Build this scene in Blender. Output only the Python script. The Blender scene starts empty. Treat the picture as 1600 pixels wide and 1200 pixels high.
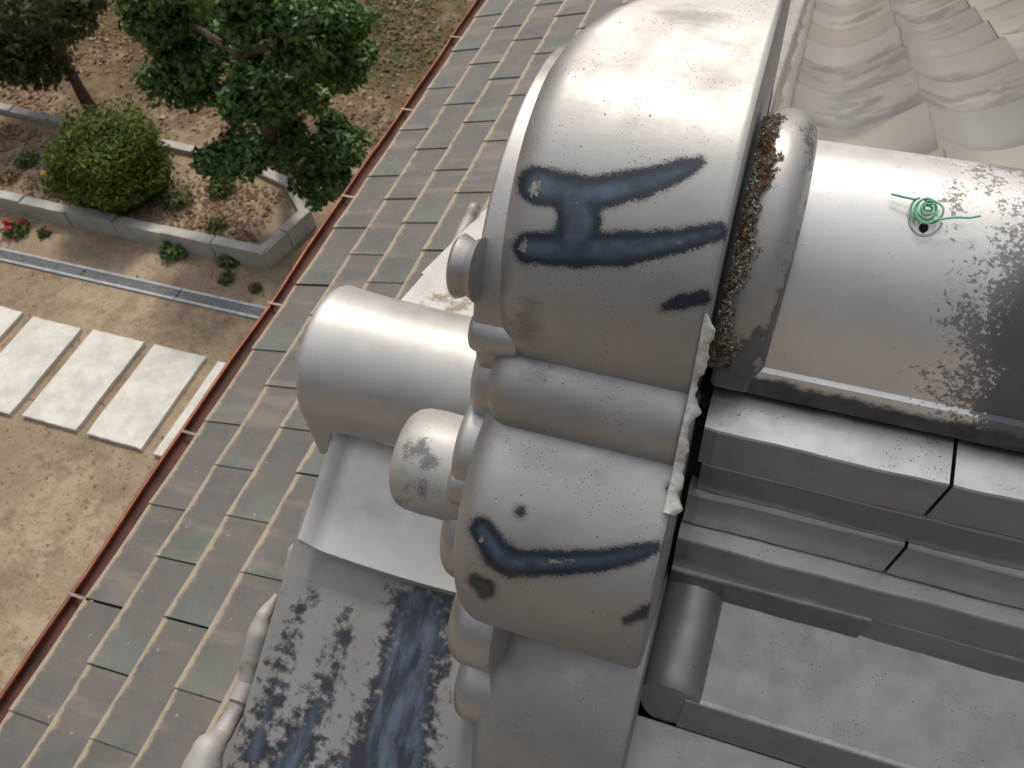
import bpy, math, random
import numpy as np
from mathutils import Vector, Matrix
rnd = random.Random(7); NR = np.random.RandomState(11)
SC = bpy.context.scene; COL = SC.collection
# ------------------------------------------------------------------ camera, sky, sun, exposure
S = 0.4            # metres per drawing unit; the camera stands at the drawing origin
H = 6.0            # camera height over the garden
F = 1300.0
AX = np.array((0.94470034, 0.21728108, -0.24562209))
AY = np.array((0.32130204, -0.76315344, 0.56067979))
AZ = np.array((-0.06562223, -0.60859327, -0.79076416))
cam_d = bpy.data.cameras.new('camera'); cam = bpy.data.objects.new('camera', cam_d); COL.objects.link(cam)
cam_d.sensor_width = 36; cam_d.lens = 36 * F / 1600; cam_d.clip_start = 0.02; cam_d.clip_end = 400
R = Matrix(((AX[0], -AX[1], -AX[2]), (AY[0], -AY[1], -AY[2]), (AZ[0], -AZ[1], -AZ[2])))
M4 = R.to_4x4(); M4.translation = Vector((0, 0, H)); cam.matrix_world = M4
SC.camera = cam
cam_d.dof.use_dof = True; cam_d.dof.focus_distance = 0.56; cam_d.dof.aperture_fstop = 22.0
SUN = Vector((-0.14, 0.56, 0.86)).normalized()
SKY_CLOUD = 0.95; SKY_GLOW = 1.5
w = bpy.data.worlds.new('World'); SC.world = w; w.use_nodes = True
nt = w.node_tree; nt.nodes.clear()
sky = nt.nodes.new('ShaderNodeTexSky'); sky.sky_type = 'NISHITA'; sky.sun_disc = False
sky.sun_elevation = math.asin(SUN.z); sky.sun_rotation = math.atan2(SUN.x, SUN.y)
sky.air_density = 1.0; sky.dust_density = 5.0; sky.ozone_density = 0.6
hsv = nt.nodes.new('ShaderNodeHueSaturation'); hsv.inputs['Saturation'].default_value = 0.42
bg = nt.nodes.new('ShaderNodeBackground'); bg.inputs['Strength'].default_value = 0.15
wo = nt.nodes.new('ShaderNodeOutputWorld')
# thin high cloud: brighter overhead than at the horizon, with a wide soft glow round the veiled sun
def wm(op, a, b=None):
    n = nt.nodes.new('ShaderNodeMath'); n.operation = op
    for k, v in enumerate((a, b)):
        if v is None: continue
        if isinstance(v, (int, float)): n.inputs[k].default_value = v
        else: nt.links.new(v, n.inputs[k])
    return n.outputs[0]
wtc = nt.nodes.new('ShaderNodeTexCoord'); dt = nt.nodes.new('ShaderNodeVectorMath'); dt.operation = 'DOT_PRODUCT'
nt.links.new(wtc.outputs['Generated'], dt.inputs[0]); dt.inputs[1].default_value = SUN
sz = nt.nodes.new('ShaderNodeSeparateXYZ'); nt.links.new(wtc.outputs['Generated'], sz.inputs[0])
el = wm('MAXIMUM', sz.outputs['Z'], 0.0)
glow = wm('POWER', wm('MAXIMUM', dt.outputs['Value'], 0.0), 5.0)
cl_f = wm('MULTIPLY', wm('ADD', wm('ADD', wm('MULTIPLY', wm('POWER', el, 3.0), 5.4), wm('MULTIPLY', wm('POWER', wm('MAXIMUM', dt.outputs['Value'], 0.0), 3.0), 1.6)), 0.12), SKY_CLOUD)
cc0 = nt.nodes.new('ShaderNodeVectorMath'); cc0.operation = 'SCALE'; cc0.inputs[0].default_value = (0.97, 0.98, 1.03); nt.links.new(cl_f, cc0.inputs['Scale'])
cg = nt.nodes.new('ShaderNodeVectorMath'); cg.operation = 'SCALE'; cg.inputs[0].default_value = (1.0, 0.93, 0.83); nt.links.new(wm('MULTIPLY', glow, SKY_GLOW), cg.inputs['Scale'])
cc = nt.nodes.new('ShaderNodeVectorMath'); cc.operation = 'ADD'; nt.links.new(cc0.outputs[0], cc.inputs[0]); nt.links.new(cg.outputs[0], cc.inputs[1])
sk = nt.nodes.new('ShaderNodeVectorMath'); sk.operation = 'SCALE'; sk.inputs['Scale'].default_value = 0.22
sm = nt.nodes.new('ShaderNodeVectorMath'); sm.operation = 'ADD'
nt.links.new(sky.outputs[0], hsv.inputs['Color']); nt.links.new(hsv.outputs[0], sk.inputs[0]); nt.links.new(sk.outputs[0], sm.inputs[0]); nt.links.new(cc.outputs[0], sm.inputs[1]); nt.links.new(sm.outputs[0], bg.inputs[0]); nt.links.new(bg.outputs[0], wo.inputs[0])
sd = bpy.data.lights.new('sun', 'SUN'); sd.energy = 1.85; sd.angle = math.radians(9); sd.color = (1.0, 0.9, 0.74)
so = bpy.data.objects.new('sun', sd); COL.objects.link(so); so.rotation_euler = SUN.to_track_quat('Z', 'Y').to_euler()
so.location = (0, 4, 12)
SC.view_settings.view_transform = 'Standard'; SC.view_settings.look = 'None'
SC.view_settings.exposure = 0.17; SC.view_settings.gamma = 1; SC.view_settings.use_curve_mapping = False

# ------------------------------------------------------------------ geometry helpers
def W(p):
    p = np.asarray(p, float).reshape(-1, 3) * S
    p[:, 2] += H
    return p
def ray(px, py):
    d = np.array((px - 800, py - 600, F)); return np.array((d @ AX, d @ AY, d @ AZ))
def atz(px, py, zm):                       # world point (metres) at height zm seen at that place of the survey photograph
    r = ray(px, py); t = (zm - H) / r[2]; return np.array((r[0] * t, r[1] * t, zm))
def pix(V):                                # survey coordinates of world points (metres)
    q = V.copy(); q[:, 2] -= H
    c = q[:, :1] * AX + q[:, 1:2] * AY + q[:, 2:3] * AZ
    return np.stack((800 + F * c[:, 0] / c[:, 2], 600 + F * c[:, 1] / c[:, 2]), 1)
def props(o, label=None, cat=None, group=None, kind=None):
    if label: o['label'] = label
    if cat: o['category'] = cat
    if group: o['group'] = group
    if kind: o['kind'] = kind
    return o
def empty(name, loc, label, cat, group=None):
    o = bpy.data.objects.new(name, None); COL.objects.link(o); o.location = Vector(loc); o.empty_display_size = .05
    return props(o, label, cat, group)
WL = {}
def wl(o):
    return WL.get(o.name, Vector(o.location))
def mk(name, V, Fc, mat, parent=None, smooth=False, attrs=None, origin=None, mats=None, fmat=None):
    V = np.asarray(V, float).reshape(-1, 3)
    org = np.array(origin) if origin is not None else (V.min(0) + V.max(0)) / 2
    me = bpy.data.meshes.new(name); me.from_pydata((V - org).tolist(), [], Fc)
    for m in (mats or [mat]): me.materials.append(m)
    if fmat is not None: me.polygons.foreach_set('material_index', fmat)
    if smooth:
        me.polygons.foreach_set('use_smooth', [True] * len(me.polygons)); me.set_sharp_from_angle(angle=math.radians(38))
    for k, a in (attrs or {}).items():
        at = me.attributes.new(k, 'FLOAT', 'POINT'); at.data.foreach_set('value', np.asarray(a, np.float32))
    me.update()
    o = bpy.data.objects.new(name, me); COL.objects.link(o)
    place(o, org, parent)
    return o
def place(o, org, parent):
    org = Vector(org)
    if parent: o.parent = parent; o.location = org - wl(parent)
    else: o.location = org
    WL[o.name] = org
def inst(src, org, parent, name=None):
    o = bpy.data.objects.new(name or src.name.split('.')[0], src.data); COL.objects.link(o); place(o, org, parent); return o
class MB:
    def __init__(s): s.v = []; s.f = []
    def add(s, V, Fc):
        b = len(s.v); s.v += [tuple(p) for p in V]; s.f += [tuple(i + b for i in f) for f in Fc]
    def box(s, a, b):
        (x0, y0, z0), (x1, y1, z1) = a, b
        s.add([(x0, y0, z0), (x1, y0, z0), (x1, y1, z0), (x0, y1, z0), (x0, y0, z1), (x1, y0, z1), (x1, y1, z1), (x0, y1, z1)],
              [(3, 2, 1, 0), (4, 5, 6, 7), (0, 1, 5, 4), (1, 2, 6, 5), (2, 3, 7, 6), (3, 0, 4, 7)])
def bevel(o, wd, seg=2):
    m = o.modifiers.new('bevel', 'BEVEL'); m.width = wd; m.segments = seg; m.limit_method = 'ANGLE'; m.angle_limit = math.radians(40)
    return o
def grid_faces(nu, nv, cu=False):
    F_ = []
    for i in range(nu if cu else nu - 1):
        for j in range(nv - 1):
            a = i * nv + j; b = ((i + 1) % nu) * nv + j
            F_.append((a, b, b + 1, a + 1))
    return F_
def tube(path, r, n=8, taper=None):
    P = [Vector(p) for p in path]; V = []; Fc = []
    up = Vector((0, 0, 1))
    for i, p in enumerate(P):
        t = (P[min(i + 1, len(P) - 1)] - P[max(i - 1, 0)]).normalized()
        a = t.cross(up)
        if a.length < 1e-3: a = t.cross(Vector((1, 0, 0)))
        a.normalize(); b = t.cross(a)
        rr = r if taper is None else r * taper[i]
        for k in range(n):
            th = 2 * math.pi * k / n; V.append(p + a * (rr * math.cos(th)) + b * (rr * math.sin(th)))
    for i in range(len(P) - 1):
        for k in range(n):
            Fc.append((i * n + k, i * n + (k + 1) % n, (i + 1) * n + (k + 1) % n, (i + 1) * n + k))
    Fc.append(tuple(range(n))[::-1]); Fc.append(tuple((len(P) - 1) * n + k for k in range(n)))
    return [tuple(v) for v in V], Fc

# distance fields for glaze stains: chains of round blobs, baked into the surface as vertex values
def chain_sdf(Q, chains):
    D = np.full(len(Q), 1e3)
    for ch in chains:
        if len(ch) == 1: ch = [ch[0], ch[0]]
        for (ax, ay, ar), (bx, by, br) in zip(ch[:-1], ch[1:]):
            a = np.array((ax, ay)); ba = np.array((bx - ax, by - ay)); L = ba @ ba
            h = np.clip(((Q - a) @ ba) / L, 0, 1) if L > 0 else np.zeros(len(Q))
            d = np.hypot(*(Q - a - h[:, None] * ba).T) - (ar + (br - ar) * h)
            D = np.minimum(D, d)
    return D

# ------------------------------------------------------------------ materials
class N:
    def __init__(s, name):
        s.m = bpy.data.materials.new(name); s.m.use_nodes = True; s.t = s.m.node_tree; s.t.nodes.clear()
        s.out = s.t.nodes.new('ShaderNodeOutputMaterial'); s.b = s.t.nodes.new('ShaderNodeBsdfPrincipled')
        s.t.links.new(s.b.outputs[0], s.out.inputs[0])
        s.tc = s.t.nodes.new('ShaderNodeTexCoord'); s.oi = s.t.nodes.new('ShaderNodeObjectInfo')
        a = s.t.nodes.new('ShaderNodeVectorMath'); a.operation = 'MULTIPLY_ADD'
        s.t.links.new(s.oi.outputs['Random'], a.inputs[0]); a.inputs[1].default_value = (13.1, 7.7, 21.3)
        s.t.links.new(s.tc.outputs['Object'], a.inputs[2]); s.co = a.outputs[0]
    def L(s, a, b):
        if isinstance(a, (int, float)): b.default_value = a
        elif isinstance(a, tuple): b.default_value = a if len(a) == 4 or b.type == 'VECTOR' else (*a, 1)
        else: s.t.links.new(a, b)
    def noise(s, sc, det=4, rough=.55, co=None, stretch=None, dist=0):
        n = s.t.nodes.new('ShaderNodeTexNoise'); n.inputs['Scale'].default_value = sc; n.inputs['Detail'].default_value = det
        n.inputs['Roughness'].default_value = rough; n.inputs['Distortion'].default_value = dist
        c = co or s.co
        if stretch:
            m = s.t.nodes.new('ShaderNodeMapping'); m.inputs['Scale'].default_value = stretch; s.t.links.new(c, m.inputs[0]); c = m.outputs[0]
        s.t.links.new(c, n.inputs['Vector']); return n.outputs['Fac']
    def vor(s, sc, feat='F1', out='Distance', rand=1):
        n = s.t.nodes.new('ShaderNodeTexVoronoi'); n.feature = feat; n.inputs['Scale'].default_value = sc; s.t.links.new(s.co, n.inputs['Vector'])
        n.inputs['Randomness'].default_value = rand
        return n.outputs[out]
    def ramp(s, f, a, b, lo=0., hi=1.):
        n = s.t.nodes.new('ShaderNodeMapRange'); n.interpolation_type = 'SMOOTHSTEP'
        s.L(f, n.inputs['Value']); n.inputs['From Min'].default_value = a; n.inputs['From Max'].default_value = b
        n.inputs['To Min'].default_value = lo; n.inputs['To Max'].default_value = hi; return n.outputs[0]
    def mix(s, f, a, b):
        n = s.t.nodes.new('ShaderNodeMix'); n.data_type = 'RGBA'; s.L(f, n.inputs[0]); s.L(a, n.inputs[6]); s.L(b, n.inputs[7]); return n.outputs[2]
    def math(s, op, a, b=0.0, c=None):
        n = s.t.nodes.new('ShaderNodeMath'); n.operation = op; s.L(a, n.inputs[0]); s.L(b, n.inputs[1])
        if c is not None: s.L(c, n.inputs[2])
        return n.outputs[0]
    def attr(s, k):
        n = s.t.nodes.new('ShaderNodeAttribute'); n.attribute_name = k; return n.outputs['Fac']
    def sep(s, out):
        n = s.t.nodes.new('ShaderNodeSeparateXYZ'); s.t.links.new(s.tc.outputs['Object'], n.inputs[0]); return n.outputs[out]
    def set(s, col=None, rough=None, metal=None, spec=None):
        if col is not None: s.L(col, s.b.inputs['Base Color'])
        if rough is not None: s.L(rough, s.b.inputs['Roughness'])
        if metal is not None: s.L(metal, s.b.inputs['Metallic'])
        if spec is not None: s.L(spec, s.b.inputs['Specular IOR Level'])
        return s
    def bump(s, h, dist=.001, st=1.0):
        n = s.t.nodes.new('ShaderNodeBump'); n.inputs['Distance'].default_value = dist; n.inputs['Strength'].default_value = st
        s.L(h, n.inputs['Height']); s.t.links.new(n.outputs[0], s.b.inputs['Normal']); return s

def kawara(name, base=.40, tint=(1.0, .985, .985), rough=.40, metal=.55, stain=0, amp=14, flake=0, pits=1.0, dust=.35, dark=(.020, .026, .040), blue=(.10, .14, .195), streak=(1, 1, 1), pant=False, bst=.55, soft=3.6, smear=False):
    n = N(name)
    n1 = n.noise(9, 5, .6); n2 = n.noise(55, 5, .65, stretch=streak)
    c0 = tuple(base * t for t in tint); lo = tuple(base * .88 * t for t in (1.0, .98, .96)); hi = tuple(min(1, base * 1.08 * t) for t in (1, .995, .985))
    col = n.mix(n.ramp(n1, .3, .7), lo, hi); col = n.mix(n.ramp(n2, .25, .75, 0, .45), col, c0)
    # brownish dust film
    col = n.mix(n.ramp(n.noise(22 if not pant else 4, 4), .52, .8, 0, dust), col, (.24 * base / .4, .215 * base / .4, .19 * base / .4))
    r = n.ramp(n.noise(38, 5), .2, .8, rough - .08, rough + .12)
    if pant:      # weathering: grey blue smoke marks near the upper end of each tile, tan film elsewhere
        yy = n.math('ADD', n.sep('Y'), n.math('MULTIPLY', n.math('SUBTRACT', n.noise(5, 3, .5), .5), .16))
        col = n.mix(n.ramp(yy, .04, .15, .8, 0), col, (.14, .14, .145))
        col = n.mix(n.ramp(n.noise(3.2, 4, .55), .54, .66, 0, .55), col, (.19, .185, .18))
        col = n.mix(n.ramp(n.noise(1.6, 2), .45, .65, 0, .3), col, (.50, .45, .37))
    met = metal
    # pits and specks of two sizes
    sp = n.math('MULTIPLY', n.ramp(n.vor(420), .11, .17, 1, 0), n.ramp(n.noise(30, 3), .46, .64))
    sp2 = n.math('MULTIPLY', n.ramp(n.vor(130), .05, .085, 1, 0), n.ramp(n.noise(47, 2), .5, .6))
    spk = n.math('MULTIPLY', n.math('MAXIMUM', sp, sp2), .75 * pits)
    col = n.mix(spk, col, (.05, .05, .052))
    # hairline scratches
    scr = n.ramp(n.noise(60, 2, .5, stretch=(6, .5, .5), dist=1.6), .755, .77)
    col = n.mix(n.math('MULTIPLY', scr, .22), col, (.7, .7, .7))
    h = n.math('MULTIPLY', spk, -.6); h = n.math('ADD', h, n.math('MULTIPLY', n.noise(160, 4), .25)); h = n.math('ADD', h, n.math('MULTIPLY', n.noise(14, 2), .5))
    if stain:
        a = n.attr('stain')
        e = n.math('ADD', a, n.math('MULTIPLY', n.math('SUBTRACT', n.noise(700, 2, .6), .5), min(amp, 22)))
        e = n.math('ADD', e, n.math('MULTIPLY', n.math('SUBTRACT', n.noise(90, 3, .6), .5), amp * 1.3))
        e = n.math('ADD', e, n.math('MULTIPLY', n.math('SUBTRACT', n.noise(1500, 2, .6), .5), 16))
        f = n.ramp(e, -soft, soft, 1, 0)
        deep = n.math('MULTIPLY', n.ramp(a, -24, -7, 1, 0), n.ramp(n.noise(28 if soft < 5 else 22, 5, .65, stretch=None if soft < 5 else (3.2, .7, 1)), .36 if soft > 5 else .30, .66, .0 if soft > 5 else .25, 1))
        dc = n.mix(deep, dark, blue)
        dc = n.mix(n.math('MULTIPLY', n.ramp(n.noise(260, 4, .7), .66, .72), deep), dc, (.36, .40, .42))
        halo = n.ramp(e, 0, 10, .35, 0)
        col = n.mix(halo, col, (.16, .155, .15)); col = n.mix(f, col, dc)
        r = n.mix(f, r, (.30, .30, .30)); met = n.math('MULTIPLY', n.math('SUBTRACT', 1.0, f), metal)
        h = n.math('ADD', h, n.math('MULTIPLY', f, .5))
        s2 = n.attr('scab_shade')
        g = n.ramp(n.math('ADD', s2, n.math('MULTIPLY', n.math('SUBTRACT', n.noise(330, 4, .7), .5), 20)), -1.5, 1.5, 1, 0)
        col = n.mix(n.math('MULTIPLY', g, .9), col, n.mix(n.ramp(n.noise(240, 4), .4, .65), (.36, .33, .28), (.20, .19, .18))); h = n.math('ADD', h, n.math('MULTIPLY', g, .9))
    if smear:
        g2 = n.math('ADD', n.attr('smear'), n.math('MULTIPLY', n.math('SUBTRACT', n.noise(60, 5, .7, stretch=(.35, 1.6, 1)), .5), 110))
        col = n.mix(n.ramp(g2, -25, 22, .62, 0), col, (.155, .155, .16))
    if flake:
        a = n.attr('stain')
        e = n.math('ADD', a, n.math('MULTIPLY', n.math('SUBTRACT', n.noise(330, 5, .75), .5), 420))
        e = n.math('ADD', e, n.math('MULTIPLY', n.math('SUBTRACT', n.noise(60, 5, .7), .5), 260))
        f = n.ramp(e, -6, 6, 1, 0)
        deep = n.ramp(a, -70, 5, 1, 0)
        fc = n.mix(deep, (.22, .212, .21), (.085, .09, .105))
        fc = n.mix(n.ramp(n.noise(60, 4), .5, .75, 0, .6), fc, (.15, .165, .20))
        col = n.mix(n.math('MULTIPLY', f, .92), col, fc); r = n.mix(f, r, (.5, .5, .5))
        met = n.math('MULTIPLY', n.math('SUBTRACT', 1.0, n.math('MULTIPLY', f, .6)), metal)
        g3 = n.math('ADD', n.attr('scab_shade'), n.math('MULTIPLY', n.math('SUBTRACT', n.noise(90, 5, .7), .5), 26))
        col = n.mix(n.ramp(g3, -6, 6, .93, 0), col, n.mix(n.ramp(n.noise(40, 4), .4, .7), (.045, .046, .055), (.10, .10, .12)))  # on the cap this mask paints the shade of its steep skirt
        h = n.math('ADD', h, n.math('MULTIPLY', f, -.35))
    n.set(col, r, met, .5).bump(h, .0007, bst)
    return n.m
K_ONI = kawara('silver_glazed_tile', base=.385, rough=.48, metal=.58, pits=1.6, dust=.15, stain=1, amp=9, smear=True, streak=(4, 1, 1))
K_RELIEF = kawara('silver_relief_tile', base=.46, rough=.42, metal=.7)
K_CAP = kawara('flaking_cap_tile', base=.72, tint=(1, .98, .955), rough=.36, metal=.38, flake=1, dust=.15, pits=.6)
K_NOSHI = kawara('ridge_course_tile', base=.52, tint=(1, .972, .985), rough=.33, metal=.95, pits=1.5)
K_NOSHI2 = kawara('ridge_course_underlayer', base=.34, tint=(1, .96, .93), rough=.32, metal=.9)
def field_mat():
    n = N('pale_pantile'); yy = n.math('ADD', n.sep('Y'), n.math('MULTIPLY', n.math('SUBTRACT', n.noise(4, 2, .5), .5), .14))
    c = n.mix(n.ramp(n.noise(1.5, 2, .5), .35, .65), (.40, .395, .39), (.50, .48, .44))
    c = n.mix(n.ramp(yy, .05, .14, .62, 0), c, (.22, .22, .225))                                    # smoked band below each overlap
    sm_ = n.math('MULTIPLY', n.ramp(n.noise(3.0, 4, .6), .52, .62), n.ramp(n.noise(9, 3, .6), .42, .58))
    c = n.mix(n.math('MULTIPLY', sm_, .55), c, (.17, .18, .20))                                      # bluish fire marks
    n.set(c, n.ramp(n.noise(2.5, 2), .3, .7, .30, .40), .55, .5); return n.m
K_FIELD = field_mat()
K_VERGE = kawara('verge_tile_stained', base=.31, tint=(1, .95, .92), rough=.46, metal=.35, stain=1, amp=95, soft=14, dark=(.030, .034, .045), blue=(.10, .13, .19), streak=(3, .6, 1))
K_TUBE = kawara('round_tile_silver', base=.52, rough=.42, metal=.48, pits=.5)
K_BOSS = kawara('boss_worn', base=.46, tint=(1, .985, .95), rough=.5, metal=.3, stain=1, amp=34, dark=(.16, .165, .17), blue=(.19, .19, .19))

def simple(name, c1, c2, sc, rough=.8, metal=0, bsc=None, bd=.002, c3=None, sc3=3, spec=.4, thr=(.35, .65)):
    n = N(name); col = n.mix(n.ramp(n.noise(sc, 6, .65), *thr), c1, c2)
    if c3: col = n.mix(n.ramp(n.noise(sc3, 4), .5, .68, 0, .85), col, c3)
    n.set(col, rough, metal, spec)
    if bsc: n.bump(n.noise(bsc, 6, .7), bd, .8)
    return n.m
M_DARK = simple('dark_cavity_mortar', (.02, .02, .02), (.035, .033, .03), 60, .95, bsc=120)
M_CAULK = simple('white_sealant', (.72, .72, .68), (.5, .49, .46), 160, .55, bsc=90, bd=.002)
def mortar_mat():
    n = N('lichen_mortar'); a = n.attr('rnd')
    c = n.mix(n.ramp(n.noise(400, 3, .7), .35, .65), (.10, .085, .062), (.34, .31, .25))
    c = n.mix(n.ramp(n.vor(520, out='Color') if False else n.noise(900, 2), .56, .62), c, (.60, .56, .47))
    c = n.mix(n.math('MULTIPLY', n.ramp(n.noise(95, 3, .6), .53, .60), n.ramp(n.noise(420, 3), .38, .55)), c, (.24, .115, .04))
    c = n.mix(n.ramp(n.noise(160, 3), .6, .68, 0, .8), c, (.055, .05, .03))
    n.set(c, .95, 0, .2).bump(n.noise(700, 4, .7), .0015, 1); return n.m
M_MORTAR = mortar_mat()
def grain_mat():
    n = N('mortar_grit'); a = n.attr('rnd')
    c = n.mix(n.ramp(a, .2, .5), (.15, .13, .10), (.33, .30, .24)); c = n.mix(n.ramp(a, .84, .88), c, (.58, .55, .47)); c = n.mix(n.ramp(n.noise(45, 3, .6), .55, .62), c, n.mix(a, (.20, .085, .028), (.11, .08, .04)))
    n.set(c, .85, 0, .3); return n.m
M_GRIT = grain_mat()
def soil_mat():
    n = N('sandy_soil')
    c = n.mix(n.ramp(n.noise(1.1, 5, .6), .35, .65), (.27, .21, .145), (.41, .33, .235))
    c = n.mix(n.ramp(n.noise(5, 6, .7), .42, .62), c, (.31, .24, .165)); c = n.mix(n.ramp(n.noise(2.6, 7, .72), .50, .64, 0, .7), c, (.20, .155, .108))
    c = n.mix(n.ramp(n.noise(30, 5, .75), .54, .66, 0, .75), c, (.135, .10, .062))
    c = n.mix(n.ramp(n.noise(85, 3, .7), .60, .68, 0, .8), c, (.46, .37, .25))
    c = n.mix(n.ramp(n.noise(140, 3, .7), .60, .66, 0, .8), c, (.10, .075, .045))
    # mossy shade-loving growth further back under the trees
    y = n.sep('Y'); g = n.math('MULTIPLY', n.ramp(y, 6.2, 8.6), n.ramp(n.noise(1.8, 5, .7), .33, .55))
    c = n.mix(n.math('MULTIPLY', g, .92), c, n.mix(n.ramp(n.noise(24, 5, .8), .35, .65), (.055, .048, .018), (.12, .10, .038)))
    b = n.math('MULTIPLY', n.ramp(y, 6.3, 7.2), n.ramp(n.noise(3.1, 4, .7), .36, .6))
    c = n.mix(n.math('MULTIPLY', b, .75), c, (.115, .072, .042))
    n.set(c, .95, 0, .2).bump(n.math('ADD', n.noise(40, 5, .7), n.math('MULTIPLY', n.noise(6, 3), 2)), .02, .6); return n.m
M_SOIL = soil_mat()
def granite(name, k=1.0):
    n = N(name)
    c = n.mix(n.ramp(n.noise(5, 5, .6), .3, .7), tuple(k * v for v in (.50, .49, .455)), tuple(k * v for v in (.64, .63, .59)))
    c = n.mix(n.ramp(n.noise(140, 3, .8), .52, .66, 0, .55), c, tuple(k * v for v in (.33, .32, .31)))
    c = n.mix(n.ramp(n.noise(16, 5, .7), .56, .72, 0, .5), c, tuple(k * v for v in (.37, .36, .34)))
    n.set(c, .85, 0, .3).bump(n.noise(60, 5, .7), .006, .5); return n.m
M_SLAB = granite('pale_granite', 1.12); M_KERB = granite('rough_grey_granite', .8)
def lower_tile_mat():
    n = N('green_grey_slate_tile')
    y = n.sep('Y'); x = n.sep('X')
    t = n.math('ADD', n.math('ADD', y, n.math('MULTIPLY', n.math('SUBTRACT', n.noise(9, 4, .6), .5), .13)), n.math('MULTIPLY', n.math('SUBTRACT', n.oi.outputs['Random'], .5), .22))
    c = n.mix(n.ramp(t, -.07, .10), (.150, .162, .150), (.150, .138, .130))
    c = n.mix(n.ramp(n.noise(7, 4, .6), .4, .7, 0, .7), c, (.105, .108, .106)); c = n.mix(n.ramp(n.noise(5, 4, .6, stretch=(.3, 2.2, 1)), .50, .66, 0, .55), c, (.25, .215, .18))
    c = n.mix(n.ramp(n.noise(16, 5, .7), .58, .75, 0, .45), c, (.20, .185, .16))
    # worn sandy lower lip and dust along the joint
    e = n.math('ADD', n.attr('lip'), n.math('MULTIPLY', n.math('SUBTRACT', n.noise(22, 5, .75), .5), 1.5))
    c = n.mix(n.ramp(e, .50, .95, 0, .9), c, (.40, .335, .24))
    c = n.mix(n.ramp(n.math('ADD', n.vor(19), n.math('MULTIPLY', n.noise(80, 2), .04)), .055, .10, .6, 0), c, (.42, .41, .37))
    n.set(c, n.ramp(n.noise(20, 4), .3, .7, .42, .60), .1, .5).bump(n.math('ADD', n.noise(25, 4), n.math('MULTIPLY', n.noise(200, 3), .3)), .003, .5); return n.m
M_LOWER = lower_tile_mat()
M_COPPER = simple('oxidised_copper', (.30, .105, .058), (.20, .072, .045), 14, .5, .5, c3=(.34, .16, .10), sc3=6, bsc=30, bd=.001)
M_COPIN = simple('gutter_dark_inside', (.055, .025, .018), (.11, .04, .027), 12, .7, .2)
M_TIN = simple('pale_bracket_metal', (.30, .25, .22), (.22, .18, .16), 60, .5, .5)
M_STEEL = simple('galvanised_steel', (.34, .38, .42), (.48, .52, .56), 12, .42, .6)
M_GRATE = simple('grating_steel', (.22, .235, .235), (.36, .37, .37), 30, .45, .7)
M_BARK = simple('dark_bark', (.065, .048, .036), (.13, .10, .078), 20, .9, bsc=30, bd=.01)
M_WALL = simple('white_plaster', (.62, .60, .56), (.7, .69, .66), 8, .9)
M_WOOD = simple('weathered_board', (.20, .16, .12), (.28, .23, .18), 14, .85)
M_PALE = simple('pale_mottled_tile', (.44, .43, .41), (.34, .33, .32), 20, .6, .15, c3=(.16, .14, .11), sc3=26)
M_WIRE = simple('green_coated_wire', (.13, .42, .28), (.17, .50, .34), 120, .42)
M_HOLE = simple('hole_shade_disc', (.008, .008, .008), (.012, .012, .012), 50, 1)
M_SPECK = simple('yellow_lichen_dot', (.55, .47, .12), (.6, .5, .2), 200, .8)
def leaf_mat(name, c1, c2, c3, fres=.42):
    n = N(name); a = n.attr('rnd')
    c = n.mix(n.ramp(a, 0, .7), c1, c2); c = n.mix(n.ramp(a, .86, .99), c, c3)
    n.set(c, fres, 0, .45)
    tr = n.t.nodes.new('ShaderNodeBsdfTranslucent'); ms = n.t.nodes.new('ShaderNodeMixShader'); ms.inputs[0].default_value = .22
    n.L(c, tr.inputs[0]); n.t.links.new(n.b.outputs[0], ms.inputs[1]); n.t.links.new(tr.outputs[0], ms.inputs[2]); n.t.links.new(ms.outputs[0], n.out.inputs[0])
    return n.m
M_LEAF = leaf_mat('glossy_green_leaf', (.030, .070, .014), (.080, .165, .032), (.19, .28, .07), .42)
M_LEAF2 = leaf_mat('dull_green_leaf', (.042, .060, .018), (.085, .110, .036), (.14, .16, .05), .6)
M_BUSH = leaf_mat('yellow_green_leaf', (.035, .072, .008), (.105, .155, .014), (.22, .25, .03), .75)
M_GRASS = leaf_mat('weed_green', (.05, .08, .025), (.11, .14, .045), (.22, .2, .08), .6)
M_DRY = leaf_mat('dry_fallen_leaf', (.16, .095, .05), (.34, .23, .135), (.50, .42, .30), .8)
M_RED = simple('red_petal', (.55, .02, .035), (.42, .015, .03), 40, .5)
M_YEL = simple('yellow_petal', (.75, .45, .04), (.7, .5, .05), 40, .5)

# ------------------------------------------------------------------ ground
g = mk('ground', [(-70, -60, 0), (60, -60, 0), (60, 90, 0), (-70, 90, 0)], [(0, 1, 2, 3)], M_SOIL, origin=(0, 0, 0)); props(g, kind='structure')

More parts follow.
